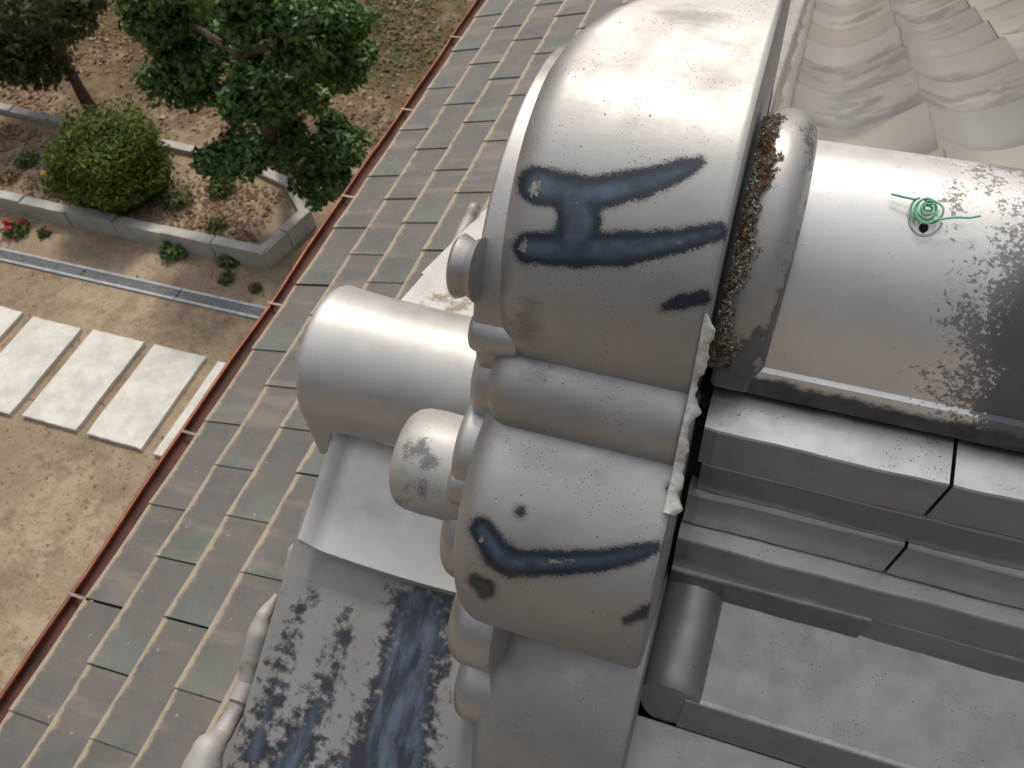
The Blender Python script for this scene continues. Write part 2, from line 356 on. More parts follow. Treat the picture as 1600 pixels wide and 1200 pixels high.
# ------------------------------------------------------------------ the upper ridge: end tile
YC = 1.12
def prof_sweep(prof, stations):
    P = np.array(prof, float); n = len(P)
    T = np.roll(P, -1, 0) - np.roll(P, 1, 0); T /= np.linalg.norm(T, axis=1)[:, None]
    Nn = np.stack((T[:, 1], -T[:, 0]), 1)
    if ((P - P.mean(0)) * Nn).sum() < 0: Nn = -Nn
    V = []
    for (x, ins) in stations:
        Q = P - Nn * ins
        V.append(np.stack((np.full(n, x), Q[:, 0], Q[:, 1]), 1))
    V = np.array(V)                                  # station, point
    ns = len(stations); Fc = []
    for i in range(ns - 1):
        for j in range(n):
            k = (j + 1) % n; Fc.append((i * n + j, i * n + k, (i + 1) * n + k, (i + 1) * n + j))
    V = V.reshape(-1, 3)
    for i in (0, ns - 1):
        c = V[i * n:(i + 1) * n].mean(0); V = np.vstack((V, c)); ci = len(V) - 1
        for j in range(n):
            k = (j + 1) % n; Fc.append((i * n + j, i * n + k, ci) if i else (i * n + k, i * n + j, ci))
    return V, Fc
def stations(xb, xf, rb, nb=.010, m=8):
    s = [(xb, nb), (xb - nb * .3, nb * .3), (xb - nb, 0)]
    a, b = xb - nb, xf + rb
    s += [(a + (b - a) * i / m, 0) for i in range(1, m)]
    K = 9
    s += [(xf + rb - rb * math.sin(math.pi / 2 * i / K), rb * (1 - math.cos(math.pi / 2 * i / K))) for i in range(K + 1)]
    return s
def circle(c, r, n=96, ry=None):
    return [(c[0] + r * math.cos(2 * math.pi * i / n), c[1] + (ry or r) * math.sin(2 * math.pi * i / n)) for i in range(n)]
YM = 1.21
def mirror(V): V = V.copy(); V[:, 1] = 2 * YM * S - V[:, 1]; return V

oni = empty('ridge_end_tile', W((-.2, YC, -2.2))[0], 'large silver grey ornamental ridge end tile with dark glaze blotches, in the centre', 'ridge end tile')
ST_DOME = [[(840, 290, 32), (885, 300, 28), (930, 303, 27), (1010, 285, 24), (1065, 266, 18), (1094, 254, 9)],
           [(893, 300, 30), (905, 345, 36), (897, 385, 32)], [(826, 388, 25), (880, 391, 28), (980, 389, 28), (1050, 379, 21), (1122, 362, 16)],
           [(1036, 481, 6), (1066, 472, 13), (1100, 465, 12)]]
SCAB_DOME = [[(841, 280, 3), (834, 298, 8)], [(823, 372, 3), (817, 386, 7)], [(1052, 381, 1), (1085, 373, 1)], [(836, 188, 1.5)]]
ST_LOBE = [[(752, 828, 20), (778, 866, 24), (800, 880, 24), (860, 880, 20), (930, 878, 19), (1000, 864, 16), (1026, 856, 9)],
           [(812, 800, 10)], [(740, 906, 9), (760, 922, 15)], [(978, 970, 6), (1014, 955, 11)], [(1046, 763, 6)]]
SCAB_LOBE = [[(752, 842, 5)], [(850, 876, 1), (895, 878, 3)], [(752, 915, 2)], [(775, 775, 3), (780, 783, 1)]]
def facing(V):  # surface points on the near, upper side
    return V
def solid(name, c, r, xb, xf, rb, mat, stains=None, scabs=None, n=120, m=30, both=False, parent=oni, prof=None, ry=None):
    V, Fc = prof_sweep(prof or circle(c, r, n, ry), stations(xb, xf, rb, m=m))
    if prof:
        q = np.clip(V[:, 1] - 1.12, 0, .26); V[:, 0] += 2.9 * q * q * np.clip((-V[:, 0] - .05) / .32, 0, 1)
    V = W(V)
    at = {}
    if stains is not None:
        Q = pix(V); d = chain_sdf(Q, stains); s = chain_sdf(Q, scabs or [[(-900, -900, 1)]])
        far = (V[:, 1] / S - c[0]) * (-c[0]) + ((V[:, 2] - H) / S - c[1]) * (-c[1]) < 0    # side turned away: no stain
        d[far] = 900; s[far] = 900; sm_ = chain_sdf(Q, [[(1040, 20, 10), (1110, 30, 22), (1135, 60, 8)], [(930, 165, 3)], [(820, 520, 14), (830, 470, 6)], [(800, 555, 10), (850, 585, 4)]]); sm_[far] = 900; at = {'stain': d, 'scab_shade': s, 'smear': sm_}
    o = mk(name, V, Fc, mat, parent, True, at)
    if both:
        Fm = [tuple(reversed(f)) for f in Fc]
        at2 = {k: np.full(len(V), 900.) for k in at}
        mk(name, mirror(V), Fm, mat, parent, True, at2)
    return o
NOST = [[(-900, -900, 1)]]
DP = [(YC + .33 * math.cos(a), -1.03 + .33 * math.sin(a)) for a in np.linspace(math.pi / 2 + .02, 1.5 * math.pi, 100)]
DP += [(1.32 + .345 * math.cos(a), -1.03 + .345 * math.sin(a)) for a in np.linspace(-math.pi / 2, math.pi / 2, 90)]
DP += [(1.24, -.6865), (1.18, -.692)]
solid('dome', (YC, -1.03), .33, -.046, -.375, .055, K_ONI, ST_DOME, SCAB_DOME, m=60, prof=DP)
solid('roll', (.800, -1.116), .082, -.046, -.378, .045, K_ONI, NOST, n=72, both=True)
solid('lobe', (.765, -1.40), .270, -.040, -.388, .055, K_ONI, ST_LOBE, SCAB_LOBE, n=160, m=60, both=True)
solid('foot', (.72, -2.15), .385, -.035, -.375, .05, K_ONI, NOST, n=140, m=20, both=True)
core = [(1.12, -.80), (.93, -.90), (.86, -1.05), (.84, -1.2), (.78, -1.6), (.80, -1.9), (.6, -2.2), (.6, -2.5)]
core = core + [(2 * YM - y, z) for y, z in reversed(core[1:])]
V, Fc = prof_sweep(core, [(-.06, 0), (-.36, 0)]); mk('body', W(V), Fc, K_RELIEF, oni)
# stepped relief on the front
def relief(nm, c, r, xf, rb=.02, both=True, xb=-.33, n=56): solid(nm, c, r, xb, xf, rb, K_RELIEF, None, n=n, m=2, both=both)
solid('rim', (1.15, -1.06), .352, -.33, -.412, .008, K_RELIEF, None, n=140, m=2, ry=.288)
solid('inner_disc', (1.16, -1.08), .25, -.33, -.425, .02, K_RELIEF, None, n=96, m=2, ry=.20)
relief('scroll', (.822, -1.028), .037, -.418, .012)
relief('scroll', (.850, -1.175), .088, -.424, .022)
relief('scroll', (.760, -1.290), .100, -.434)
relief('bead', (.690, -1.300), .047, -.436, .012)
relief('scroll', (.715, -1.475), .132, -.455, .03)
relief('scroll', (.603, -1.685), .116, -.436, .045)
relief('scroll', (.545, -1.935), .104, -.434, .035)
relief('scroll', (.475, -2.21), .12, -.434, .03)
# knob on the upper disc: a small fluted stub
V, Fc = prof_sweep(circle((.838, -.905), .050, 40, .052), [(-.40, 0), (-.415, .008), (-.424, .003), (-.432, 0), (-.438, .005), (-.441, .015)]); V = W(V)
mk('knob', V, Fc, K_RELIEF, oni, True)
# barrel boss
bs = [(-.40, .006), (-.43, .001), (-.45, 0), (-.480, .002), (-.492, .006), (-.500, .013), (-.504, .024), (-.505, .05)]
V, Fc = prof_sweep(circle((.741, -1.361), .103, 90), [(x * 1.12, i_ * 1.1) for x, i_ in [(-.33, 0)] + bs[1:]])
V2 = []
V = W(V); Q = pix(V)
bst = chain_sdf(Q, [[(660, 690, 6), (672, 720, 14)], [(640, 700, 4), (632, 780, 5)], [(700, 700, 3)], [(665, 755, 2), (668, 775, 3)]])
mk('boss', V, Fc, K_BOSS, oni, True, {'stain': bst, 'scab_shade': np.full(len(V), 900.)})
mk('boss', mirror(V), [tuple(reversed(f)) for f in Fc], K_BOSS, oni, True, {'stain': np.full(len(V), 900.), 'scab_shade': np.full(len(V), 900.)})
# white sealant, ragged, along the back edge
cl = []
for a in np.linspace(math.radians(150), math.radians(222), 70): cl.append((YC + .330 * math.cos(a), -1.03 + .330 * math.sin(a)))
cl = [p for p in cl if math.degrees(math.atan2(p[1], p[0])) > -52.2 and p[1] < -.885]
for a in np.linspace(math.radians(120), math.radians(215), 22):
    p = (.80 + .085 * math.cos(a), -1.116 + .085 * math.sin(a))
    if -57.4 < math.degrees(math.atan2(p[1], p[0])) < -52.0: cl.append(p)
for a in np.linspace(math.radians(110), math.radians(180), 60):
    p = (.765 + .272 * math.cos(a), -1.40 + .272 * math.sin(a))
    if -60.8 < math.degrees(math.atan2(p[1], p[0])) < -57.4: cl.append(p)
# resample finely, rounded drops where the sealant sagged
cl = np.array(cl); d = np.r_[0, np.cumsum(np.hypot(*np.diff(cl, axis=0).T))]; t = np.linspace(0, d[-1], 150)
cl = np.stack((np.interp(t, d, cl[:, 0]), np.interp(t, d, cl[:, 1])), 1)
V = []; nn = len(cl)
for i, (y, z) in enumerate(cl):
    u = i / (nn - 1); wd = .007 + .007 * (math.sin(u * 9 + .5) * .5 + .5) + .0018 * math.sin(u * 31) + .0008 * math.sin(u * 67 + 1) + .0006 * math.sin(u * 131) + .010 * math.exp(-((u - .50) / .04) ** 2) + .012 * math.exp(-((u - .97) / .04) ** 2)
    wd = max(wd, .003) * min(1, 12 * u + .2)
    dl = math.hypot(y, z)
    for k in range(7):
        a = math.pi * k / 6; xx = -.053 + wd * (1 - math.cos(a)) / 2 * 1.3; h_ = .004 + .006 * math.sin(a) - .012 * (k / 6) ** 2
        V.append((xx, y - y / dl * h_, z - z / dl * h_))
mk('sealant_bead', W(V), grid_faces(nn, 7), M_CAULK, oni, True)
V, Fc = prof_sweep(circle((0, 0), .0045, 12, .0065), [(0, 0), (.0015, .001)])
c0 = W((-.0585, .5665, -1.5845))[0]
V, Fc = tube([c0 + np.array((-.0016, 0, 0)), c0 + np.array((.0016, 0, 0))], .0011, 10)
yd = mk('lichen_dot', V, Fc, M_SPECK, oni)

# ------------------------------------------------------------------ ridge: cap tile, courses, mortar
ridge = empty('roof_ridge', W((.6, YC, -1.7))[0], 'stepped roof ridge of grey tile courses under a rounded cap, right of the end tile', 'roof ridge')
A12 = math.radians(12)
def capP(t, off=0.0):   # t 12..168 deg
    y = .212 * math.cos(t) / math.cos(A12); z = .252 * (math.sin(t) - math.sin(A12)) / (1 - math.sin(A12))
    ny, nz = math.cos(t) / .22, math.sin(t) / .26; L = math.hypot(ny, nz)
    return YC + y + ny / L * off, -1.076 + z + nz / L * off
def cap_mesh(x0, x1, flakes):
    nt_, nx = 110, int(150 * (x1 - x0)); V = []
    for j in range(nx):
        x = x0 + (x1 - x0) * j / (nx - 1)
        for i in range(nt_):
            y, z = capP(A12 + (math.pi - 2 * A12) * i / (nt_ - 1)); V.append((x, y, z))
    Fc = grid_faces(nx, nt_)
    V = np.array(V)
    # lip, vertical skirts, on both sides
    b = len(V); ex = []
    for j in range(nx):
        x = V[j * nt_][0]
        for sgn in (1, -1):
            ex += [(x, YC + sgn * .221, -1.079), (x, YC + sgn * .2245, -1.085), (x, YC + sgn * .2245, -1.100), (x, YC + sgn * .2235, -1.137), (x, YC + sgn * .15, -1.14)]
    V = np.vstack((V, ex))
    for j in range(nx - 1):
        for s_ in (0, 1):
            e0 = j * nt_ + (0 if s_ == 0 else nt_ - 1); e1 = e0 + nt_
            a = b + j * 10 + s_ * 5; c = a + 10
            q = [(e0, e1, c, a)] + [(a + k, c + k, c + k + 1, a + k + 1) for k in range(4)]
            Fc += q if s_ == 1 else [tuple(reversed(f)) for f in q]
    V = W(V); Q = pix(V); return V, Fc, chain_sdf(Q, flakes) if flakes else np.full(len(V), 400.)
FL = [[(1640, 400, 60), (1600, 520, 95), (1600, 640, 110)], [(1500, 615, 20), (1640, 600, 80)],
      [(1450, 208, -8), (1620, 262, 34), (1700, 350, 40)], [(1490, 322, -5)]]
V, Fc, fl = cap_mesh(.03, 1.0, FL)
capt = mk('cap_tile', V, Fc, K_CAP, ridge, True, {'stain': fl, 'scab_shade': chain_sdf(pix(V), [[(1100, 597, 22), (1200, 618, 25), (1400, 668, 27), (1700, 740, 34)]])})  # second mask: dark band along the vertical skirt, shade put into the colour
V, Fc, fl = cap_mesh(1.008, 2.0, None)
mk('cap_tile', V, Fc, K_CAP, ridge, True, {'stain': fl - 300, 'scab_shade': np.full(len(V), 900.)})
# collar on the cap tile
V = []; nt_, nk = 90, 17
for i in range(nt_):
    t = A12 * .8 + (math.pi - 2 * A12 * .8) * i / (nt_ - 1)
    sink = max(0, (math.sin(A12 * 2.6) - math.sin(t)) / .25)
    for k in range(nk):
        u = -1 + 2 * k / (nk - 1); off = .047 * (max(0, 1 - abs(u) ** 2.4)) ** .6 * max(.25, 1 - .35 * sink)
        y, z = capP(max(A12 * .8, min(math.pi - A12 * .8, t)), off - .004); V.append((.002 + .050 * u+ .0012 * math.sin(i * .13), y, z))
Vc = W(V); Q = pix(Vc)
cst = chain_sdf(Q, [[(1170, 590, 22), (1120, 590, 22)], [(1262, 200, 2), (1272, 300, 4), (1240, 420, 6), (1215, 520, 9)], [(1190, 540, 20), (1150, 560, 30)], [(1222, 205, -3)]])
K_COL = kawara('collar_tile', base=.42, tint=(1, .97, .95), rough=.38, metal=.45, stain=1, amp=60, dark=(.12, .12, .13), blue=(.16, .16, .18))
mk('collar', Vc, grid_faces(nt_, nk), K_COL, capt, True, {'stain': cst, 'scab_shade': np.full(len(V), 900.)})
# skirt block closing the left end of the cap
b_ = MB(); b_.box((-.030, .893, -1.137), (.0345, 1.347, -1.030)); o = mk('cap_shoulder', W(b_.v), b_.f, K_COL, capt, False, {'stain': [-60] * 8, 'scab_shade': [900] * 8}); bevel(o, .003)
# lichen mortar squeezed out beside the collar
V = []; G = []; n1, n2 = 210, 20
for i in range(n1):
    t = math.radians(72) + math.radians(98) * i / (n1 - 1); e = 1 - abs(2 * i / (n1 - 1) - 1) ** 10
    xr = .000 + .010 * math.sin(i * .11) + .006 * math.sin(i * .31 + 1) + .003 * math.sin(i * .9)
    xr += .005 - .010 * i / n1
    for k in range(n2):
        u = k / (n2 - 1); x = -.036 + (xr + .036) * u
        off = (.026 + .020 * math.sin(math.pi * min(1, .15 + u * .85)) ** .7) * e + .006 * (NR.rand() - .5) + .003 * math.sin(i * .5 + k)
        if k in (0, n2 - 1): off = -.005 if k == 0 else .030
        y, z = capP(min(t, math.radians(167)), off); V.append((x + .003 * (NR.rand() - .5), y, z))
Vm = W(V); mo = mk('mortar_fillet', Vm, grid_faces(n1, n2), M_MORTAR, ridge, False)
OC = np.array([(1, 0, 0), (-1, 0, 0), (0, 1, 0), (0, -1, 0), (0, 0, 1), (0, 0, -1)]); OF = [(0, 2, 4), (2, 1, 4), (1, 3, 4), (3, 0, 4), (2, 0, 5), (1, 2, 5), (3, 1, 5), (0, 3, 5)]
gv = []; gf = []; ga = []
for q in range(9500):
    i = NR.randint(0, n1); k = NR.randint(1, n2 - 1); p = Vm[i * n2 + k] + (NR.rand(3) - .5) * .002; r_ = .0003 + .0007 * NR.rand() ** 2.5
    b = len(gv); gv += list(p + OC * r_ * (.6 + .8 * NR.rand(6, 1))); gf += [tuple(b + e for e in f) for f in OF]; ga += [NR.rand()] * 6
go = mk('mortar_grit', gv, gf, M_GRIT, mo, False, {'rnd': ga}); props(go, kind='stuff')
# tile courses; both sides of the ridge
def course(nm, x0, x1, y0, z1, y1, zf, mat, und=.02):
    """top face falls from (y1, at the core) to the lip (y0,z1); front face down to zf"""
    for sgn in (1, -1):
        yy = (lambda y: y) if sgn == 1 else (lambda y: 2 * YC - y)
        P = [(y1, z1 + .20 * (y1 - y0)), (y0 + .003, z1 + .0006), (y0, z1 - .0025), (y0 + und, zf), (y1, zf)]
        m = max(4, int((x1 - x0) / .022)); ph = rnd.uniform(0, 6); dz = rnd.uniform(-.0015, .0015); V = []; w_ = 5
        for i in range(m + 1):
            x = x0 + (x1 - x0) * i / m; q = .0012 * math.sin(x * 9 + ph) + .0006 * math.sin(x * 31 + ph * 2) + rnd.uniform(-.0004, .0004)
            e = .0015 if i in (0, m) else 0
            V += [(x, yy(y + (q + e if j in (1, 2, 3) else 0)), z + dz + (q * .7 if j in (1, 2) else 0)) for j, (y, z) in enumerate(P)]
        Fc = [(i * w_ + j, i * w_ + (j + 1) % w_, (i + 1) * w_ + (j + 1) % w_, (i + 1) * w_ + j) for i in range(m) for j in range(w_)]
        Fc += [tuple(range(w_))[::-1], tuple(m * w_ + j for j in range(w_))]
        if sgn == -1: Fc = [tuple(reversed(f)) for f in Fc]
        Fc = [tuple(reversed(f)) for f in Fc]
        mk(nm, W(V), Fc, mat, ridge)
def crs(xs, y0, z0, yb, zb, mat):
    for x0, x1 in xs: course('course_tile', x0, x1, y0, z0, .93, zb, mat, und=yb - y0)
crs(((-.022, .360), (.366, 1.10), (1.106, 1.9)), .825, -1.166, .845, -1.299, K_NOSHI)
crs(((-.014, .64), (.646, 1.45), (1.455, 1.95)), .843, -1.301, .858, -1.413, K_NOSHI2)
crs(((-.028, .3655), (.3715, 1.15), (1.155, 1.9)), .848, -1.417, .866, -1.560, K_NOSHI)
crs(((-.030, .80), (.806, 1.9)), .830, -1.575, .848, -1.735, K_NOSHI)
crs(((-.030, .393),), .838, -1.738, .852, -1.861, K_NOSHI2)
crs(((.397, 1.1), (1.106, 1.9)), .8475, -1.737, .862, -1.887, K_NOSHI)
b_ = MB(); b_.box((-.058, .885, -2.3), (1.98, 1.365, -1.175)); mk('mortar_core', W(b_.v), b_.f, M_DARK, ridge)
# coil of green wire tying the cap tile
def cap_hit(px, py):
    r = ray(px, py); best = None
    for t in np.linspace(.7, 2.2, 3001):
        p = r * (t / np.linalg.norm(r)); y, z = p[1], p[2]
        zz = (y - YC) / .212 * math.cos(A12)
        if abs(zz) < 1:
            tt = math.acos(zz); _, zs = capP(tt)
            if z <= zs: return p, tt
    return p, math.pi / 2
pc, tc_ = cap_hit(1447, 333)
ny, nz = math.cos(tc_) / .22, math.sin(tc_) / .26; L_ = math.hypot(ny, nz); nrm = Vector((0, ny / L_, nz / L_)); tx = Vector((1, 0, 0)); ty = nrm.cross(tx)
C0 = Vector(W(pc)[0])
coil = empty('wire_coil', C0, 'small coil of green wire twisted tight on top of the cap tile', 'wire')
def onc(a, b, h):
    p = C0 + tx * a + ty * b + nrm * h; q = np.array(p); yu = q[1] / S - YC
    # follow the curve of the cap
    if abs(yu) < .2:
        tt = math.acos(max(-1, min(1, yu / .212 * math.cos(A12)))); _, zs = capP(tt); q[2] = H + S * zs + h * 1.08
    return q
path = [onc(-.0210, .0062, .004), onc(-.014, .0048, .005), onc(-.008, .0042, .0055)]
for i in range(120):
    a = 2.2 + i * .21; rr = .0078 * (1 - i / 120) + .0008; path.append(onc(rr * math.cos(a) * (1 + .12 * math.sin(a * .37)), rr * math.sin(a) * .95, .0035 + .0035 * (i / 120) + .0008 * math.sin(i * .7)))
V, Fc = tube(path, .00066, 8); mk('spiral', V, Fc, M_WIRE, coil, True)
path = [onc(.0072 * math.cos(a), .0072 * math.sin(a) - .0006, .0046) for a in np.linspace(2.4, 4.9, 14)] + [onc(.006, -.0052, .0058), onc(.014, -.0032, .0065), onc(.022, -.0022, .0068), onc(.027, -.0004, .0070)]
V, Fc = tube(path, .0006, 8); mk('wire_tail', V, Fc, M_WIRE, coil, True)
for (hx, hy) in ((.0003, .0068), (.0003, -.0085)):
    V = [onc(hx + .0026 * math.cos(a), hy + .0026 * math.sin(a), .00012) for a in np.linspace(0, 2 * math.pi, 20, endpoint=False)] + [onc(hx, hy, .00012)]
    Fc = [(i, (i + 1) % 20, 20) for i in range(20)]
    mk('tie_hole_disc', V, Fc, M_HOLE, capt)  # flat near-black disc, painted stand-in for the shaded depth of a hole
ringp = [onc(.0003 + .0092 * math.cos(a), -.002 + .0105 * math.sin(a), .0000) for a in np.linspace(-2.9, -.2, 24)]
V, Fc = tube(ringp, .0006, 8); mk('hole_rim', V, Fc, K_TUBE, capt, True)

# ------------------------------------------------------------------ upper roof slopes
roof = empty('upper_roof', W((.6, YC, -2.2))[0], 'pale silver grey pantile roof sloping away behind and below the ridge', 'tiled roof')
def halftube(nm, x, y0, z0, y1, z1, r, mat, n=24, flat=.95, parent=roof, wall=.012):
    V = []; m = 5
    for j in range(m):
        f = j / (m - 1); y = y0 + (y1 - y0) * f; z = z0 + (z1 - z0) * f
        for i in range(n + 1):
            a = math.pi * i / n; V.append((x + r * math.cos(a), y, z + r * flat * math.sin(a)))
    Fc = grid_faces(m, n + 1); n0 = len(V)
    V.append((x, y1, z1)); V.append((x, y0, z0))
    for i in range(n):
        Fc.append(((m - 1) * (n + 1) + i, (m - 1) * (n + 1) + i + 1, n0)); Fc.append((i + 1, i, n0 + 1))
    return mk(nm, W(V), Fc, mat, parent, True)
# near slope: broad flat tiles with deep front edges, and the half-round tiles beside the end tile
K_FLAT = kawara('broad_flat_tile', base=.44, tint=(1, .965, .985), rough=.42, metal=.8, pits=1.4)
def flat_tile(x0, x1, k, mat=K_FLAT):
    y0, z0 = .875 - .235 * k, -1.853 - .235 * min(k, 1) - .125 * max(0, k - 1) - (.09 if k else 0); y1, z1 = y0 - .238, z0 - .107
    P = [(y0, z0), (y1 + .012, z1 + .003), (y1, z1), (y1 + .004, z1 - .22), (y0, z1 - .22)]
    V = [(x, y, z) for x in (x0, x1) for y, z in P]
    Fc = [(0, 1, 6, 5), (1, 2, 7, 6), (2, 3, 8, 7), (3, 4, 9, 8), (4, 0, 5, 9), (4, 3, 2, 1, 0), (5, 6, 7, 8, 9)]
    Fc = [tuple(reversed(f)) for f in Fc]
    return bevel(mk('flat_tile', W(V), Fc, mat, roof), .0015)
for k in range(40):
    for j, (x0, x1) in enumerate(((.06, .86), (.868, 1.66), (1.668, 2.4))):
        flat_tile(x0 - (.4 if k and j == 0 else 0) - (.5 if k > 5 and j == 0 else 0), x1 + (.5 if j == 2 else 0), k)
def near_round(k):
    y0, z0 = .865 - .235 * k, -1.858 - .235 * k; y1, z1 = y0 - .228, z0 - .110
    V = []; n = 28; R_ = .070
    for f in (0, .3, .6, .9, .97, 1.0):
        rr = R_ if f < .95 else R_ - (.004 if f > .99 else .001)
        y = y0 + (y1 - y0) * f; z = z0 + (z1 - z0) * f
        for i in range(n + 1):
            a = math.pi * i / n; V.append((.028 + rr * math.cos(a), y, z + rr * 1.0 * math.sin(a)))
    Fc = grid_faces(6, n + 1); n0 = len(V)
    for i in range(n + 1):                      # deep round end hanging below
        V.append((V[5 * (n + 1) + i][0], y1 + .003, V[5 * (n + 1) + i][2]))
    b2 = len(V)
    for i in range(n + 1):
        a = math.pi * i / n; V.append((.028 + .066 * math.cos(a), y1 + .008, z1 - .03 - .19 * math.sin(a) ** .8))
    for i in range(n): Fc.append((n0 + i, n0 + i + 1, b2 + i + 1, b2 + i))
    for i in range(n): Fc.append((5 * (n + 1) + i, 5 * (n + 1) + i + 1, n0 + i + 1, n0 + i))
    return mk('round_tile', W(V), Fc, K_FLAT, roof, True)
near_round(0)
K_ROLL = kawara('pale_round_tile', base=.50, tint=(1, .975, .94), rough=.42, metal=.4, pits=.3, bst=.2)
# far slope
FS = .385
def zf(y): return -1.62 - FS * (y - 1.49)
PX = .66; XL = -.09
def pan_z(t):
    if t < .13: return .165 * (.5 + .5 * math.cos(math.pi * t / .13))
    if t < .45: return -.05 * math.sin(math.pi * (t - .13) / .64)
    return -.05 + .215 * ((t - .45) / .55) ** 1.6
def pantile():
    n = 44; rows = [(0, -.006), (.20, .0), (.74, .030), (.800, .036), (.806, .028), (.806, -.03)]; V = []
    for (d, h) in rows:
        for i in range(n + 1):
            t = i / n; V.append((t * PX, d, -FS * d + pan_z(t) + h))
    return W(V) - W((0, 0, 0)), grid_faces(len(rows), n + 1)
V, Fc = pantile()
pt0 = None
for c in range(7):
    for r_ in range(13):
        yy = 1.42 + .74 * r_; p = W((XL + PX * c, yy + rnd.uniform(-.01, .01), zf(yy) - .06 + rnd.uniform(-.004, .004)))[0]
        if pt0 is None: pt0 = mk('pantile', V + p, [tuple(reversed(f)) for f in Fc], K_FIELD, roof, True, origin=p)
        else: inst(pt0, p, roof, 'pantile')
b_ = MB(); ya, yb = 1.3, 11.0
V = [(-.8, ya, zf(ya) - .6), (4.5, ya, zf(ya) - .6), (4.5, yb, zf(yb) - .6), (-.8, yb, zf(yb) - .6), (-.8, ya, zf(ya) - .45), (4.5, ya, zf(ya) - .45), (4.5, yb, zf(yb) - .45), (-.8, yb, zf(yb) - .45)]
mk('roof_board', W(V), [(3, 2, 1, 0), (4, 5, 6, 7), (0, 1, 5, 4), (1, 2, 6, 5), (2, 3, 7, 6), (3, 0, 4, 7)], M_DARK, roof)
V = [(-.90, .86, -2.5), (2.4, .86, -2.5), (2.4, -8.4, -7.9), (-.90, -8.4, -7.9), (-.90, .90, -2.35), (2.4, .90, -2.35), (2.4, -8.4, -7.6), (-.90, -8.4, -7.6)]
mk('roof_board', W(V), [(0, 1, 2, 3), (7, 6, 5, 4), (4, 5, 1, 0), (5, 6, 2, 1), (6, 7, 3, 2), (7, 4, 0, 3)], M_DARK, roof)
for k in range(13):
    y0 = 1.36 + .74 * k; halftube('round_tile', -.125, y0, zf(y0) - .03, y0 + .76, zf(y0 + .76) - .02, .115 + .002 * (k % 2), K_ROLL, 20)
# verge tiles: near side, running down towards the viewer
def verge(y0, z0, y1, z1, xl, xr, mat, st=None, lip=.028, thick=.03, dip=.02, name='verge_tile'):
    nu, nv = 40, 24; V = []
    for j in range(nv):
        g_ = j / (nv - 1); y = y0 + (y1 - y0) * g_; z = z0 + (z1 - z0) * g_
        for i in range(nu):
            f = i / (nu - 1); x = xl + (xr - xl) * f
            h = lip * math.exp(-(f / .055) ** 2) - dip * math.sin(math.pi * min(1, f * 1.15)) ** 1.2
            V.append((x, y, z + h))
    Fc = grid_faces(nv, nu); b = len(V)
    for j in range(nv): V.append((xl + .004, V[j * nu][1], V[j * nu][2] - thick))
    for j in range(nv - 1): Fc.append((j * nu, b + j, b + j + 1, (j + 1) * nu)[::-1])
    b2 = len(V)
    for i in range(nu): q = V[(nv - 1) * nu + i]; V.append((q[0], q[1] + (.002 if y1 < y0 else -.002), q[2] - thick))
    for i in range(nu - 1): a = (nv - 1) * nu + i; Fc.append((a, a + 1, b2 + i + 1, b2 + i)[::-1])
    if y1 > y0: Fc = [tuple(reversed(f)) for f in Fc]
    Fc = [tuple(reversed(f)) for f in Fc]
    V = W(V); Q = pix(V)
    at = {'stain': chain_sdf(Q, st) if st else np.full(len(V), 900.), 'scab_shade': np.full(len(V), 900.)}
    return mk(name, V, Fc, mat, roof, True, at)
verge(.985, -1.765, .700, -1.878, -.935, -.30, K_TUBE, lip=.030)
STV = [[(655, 950, 42), (632, 1080, 52), (600, 1220, 66)], [(700, 930, 12), (690, 1010, 20)], [(475, 935, 4), (440, 1040, 9), (395, 1180, 24)], [(545, 960, 2), (520, 1040, 12), (490, 1120, 20), (440, 1210, 34)], [(560, 1230, 60)]]
verge(.80, -1.880, .13, -2.225, -.972, -.30, K_VERGE, STV, lip=.012, dip=.03)
verge(.18, -2.250, -.50, -2.60, -.985, -.30, K_TUBE)
for k in range(12): verge(-.45 - .65 * k, -2.62 - .34 * k, -1.12 - .65 * k, -2.97 - .34 * k, -.985, -.30, K_TUBE)
K_FV = kawara('sun_tinted_verge_tile', base=.56, tint=(1, .985, .93), rough=.5, metal=.25, stain=1, amp=60, dark=(.30, .25, .18), blue=(.35, .3, .2), dust=.5)  # far verge tile: bright sunlight put into a whiter, yellower base colour
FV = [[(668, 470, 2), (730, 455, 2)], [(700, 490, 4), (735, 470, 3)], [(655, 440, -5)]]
verge(1.24, -1.70, 1.70, -1.835, -.955, -.30, K_FV, FV, lip=.012, dip=.012)
for k in range(8):
    y0 = 1.66 + .60 * k; z0 = -1.872 - .20 * k * 1.12; verge(y0, z0, y0 + .66, z0 - .235, -1.0, -.30, K_FV, FV, lip=.012, dip=.012)
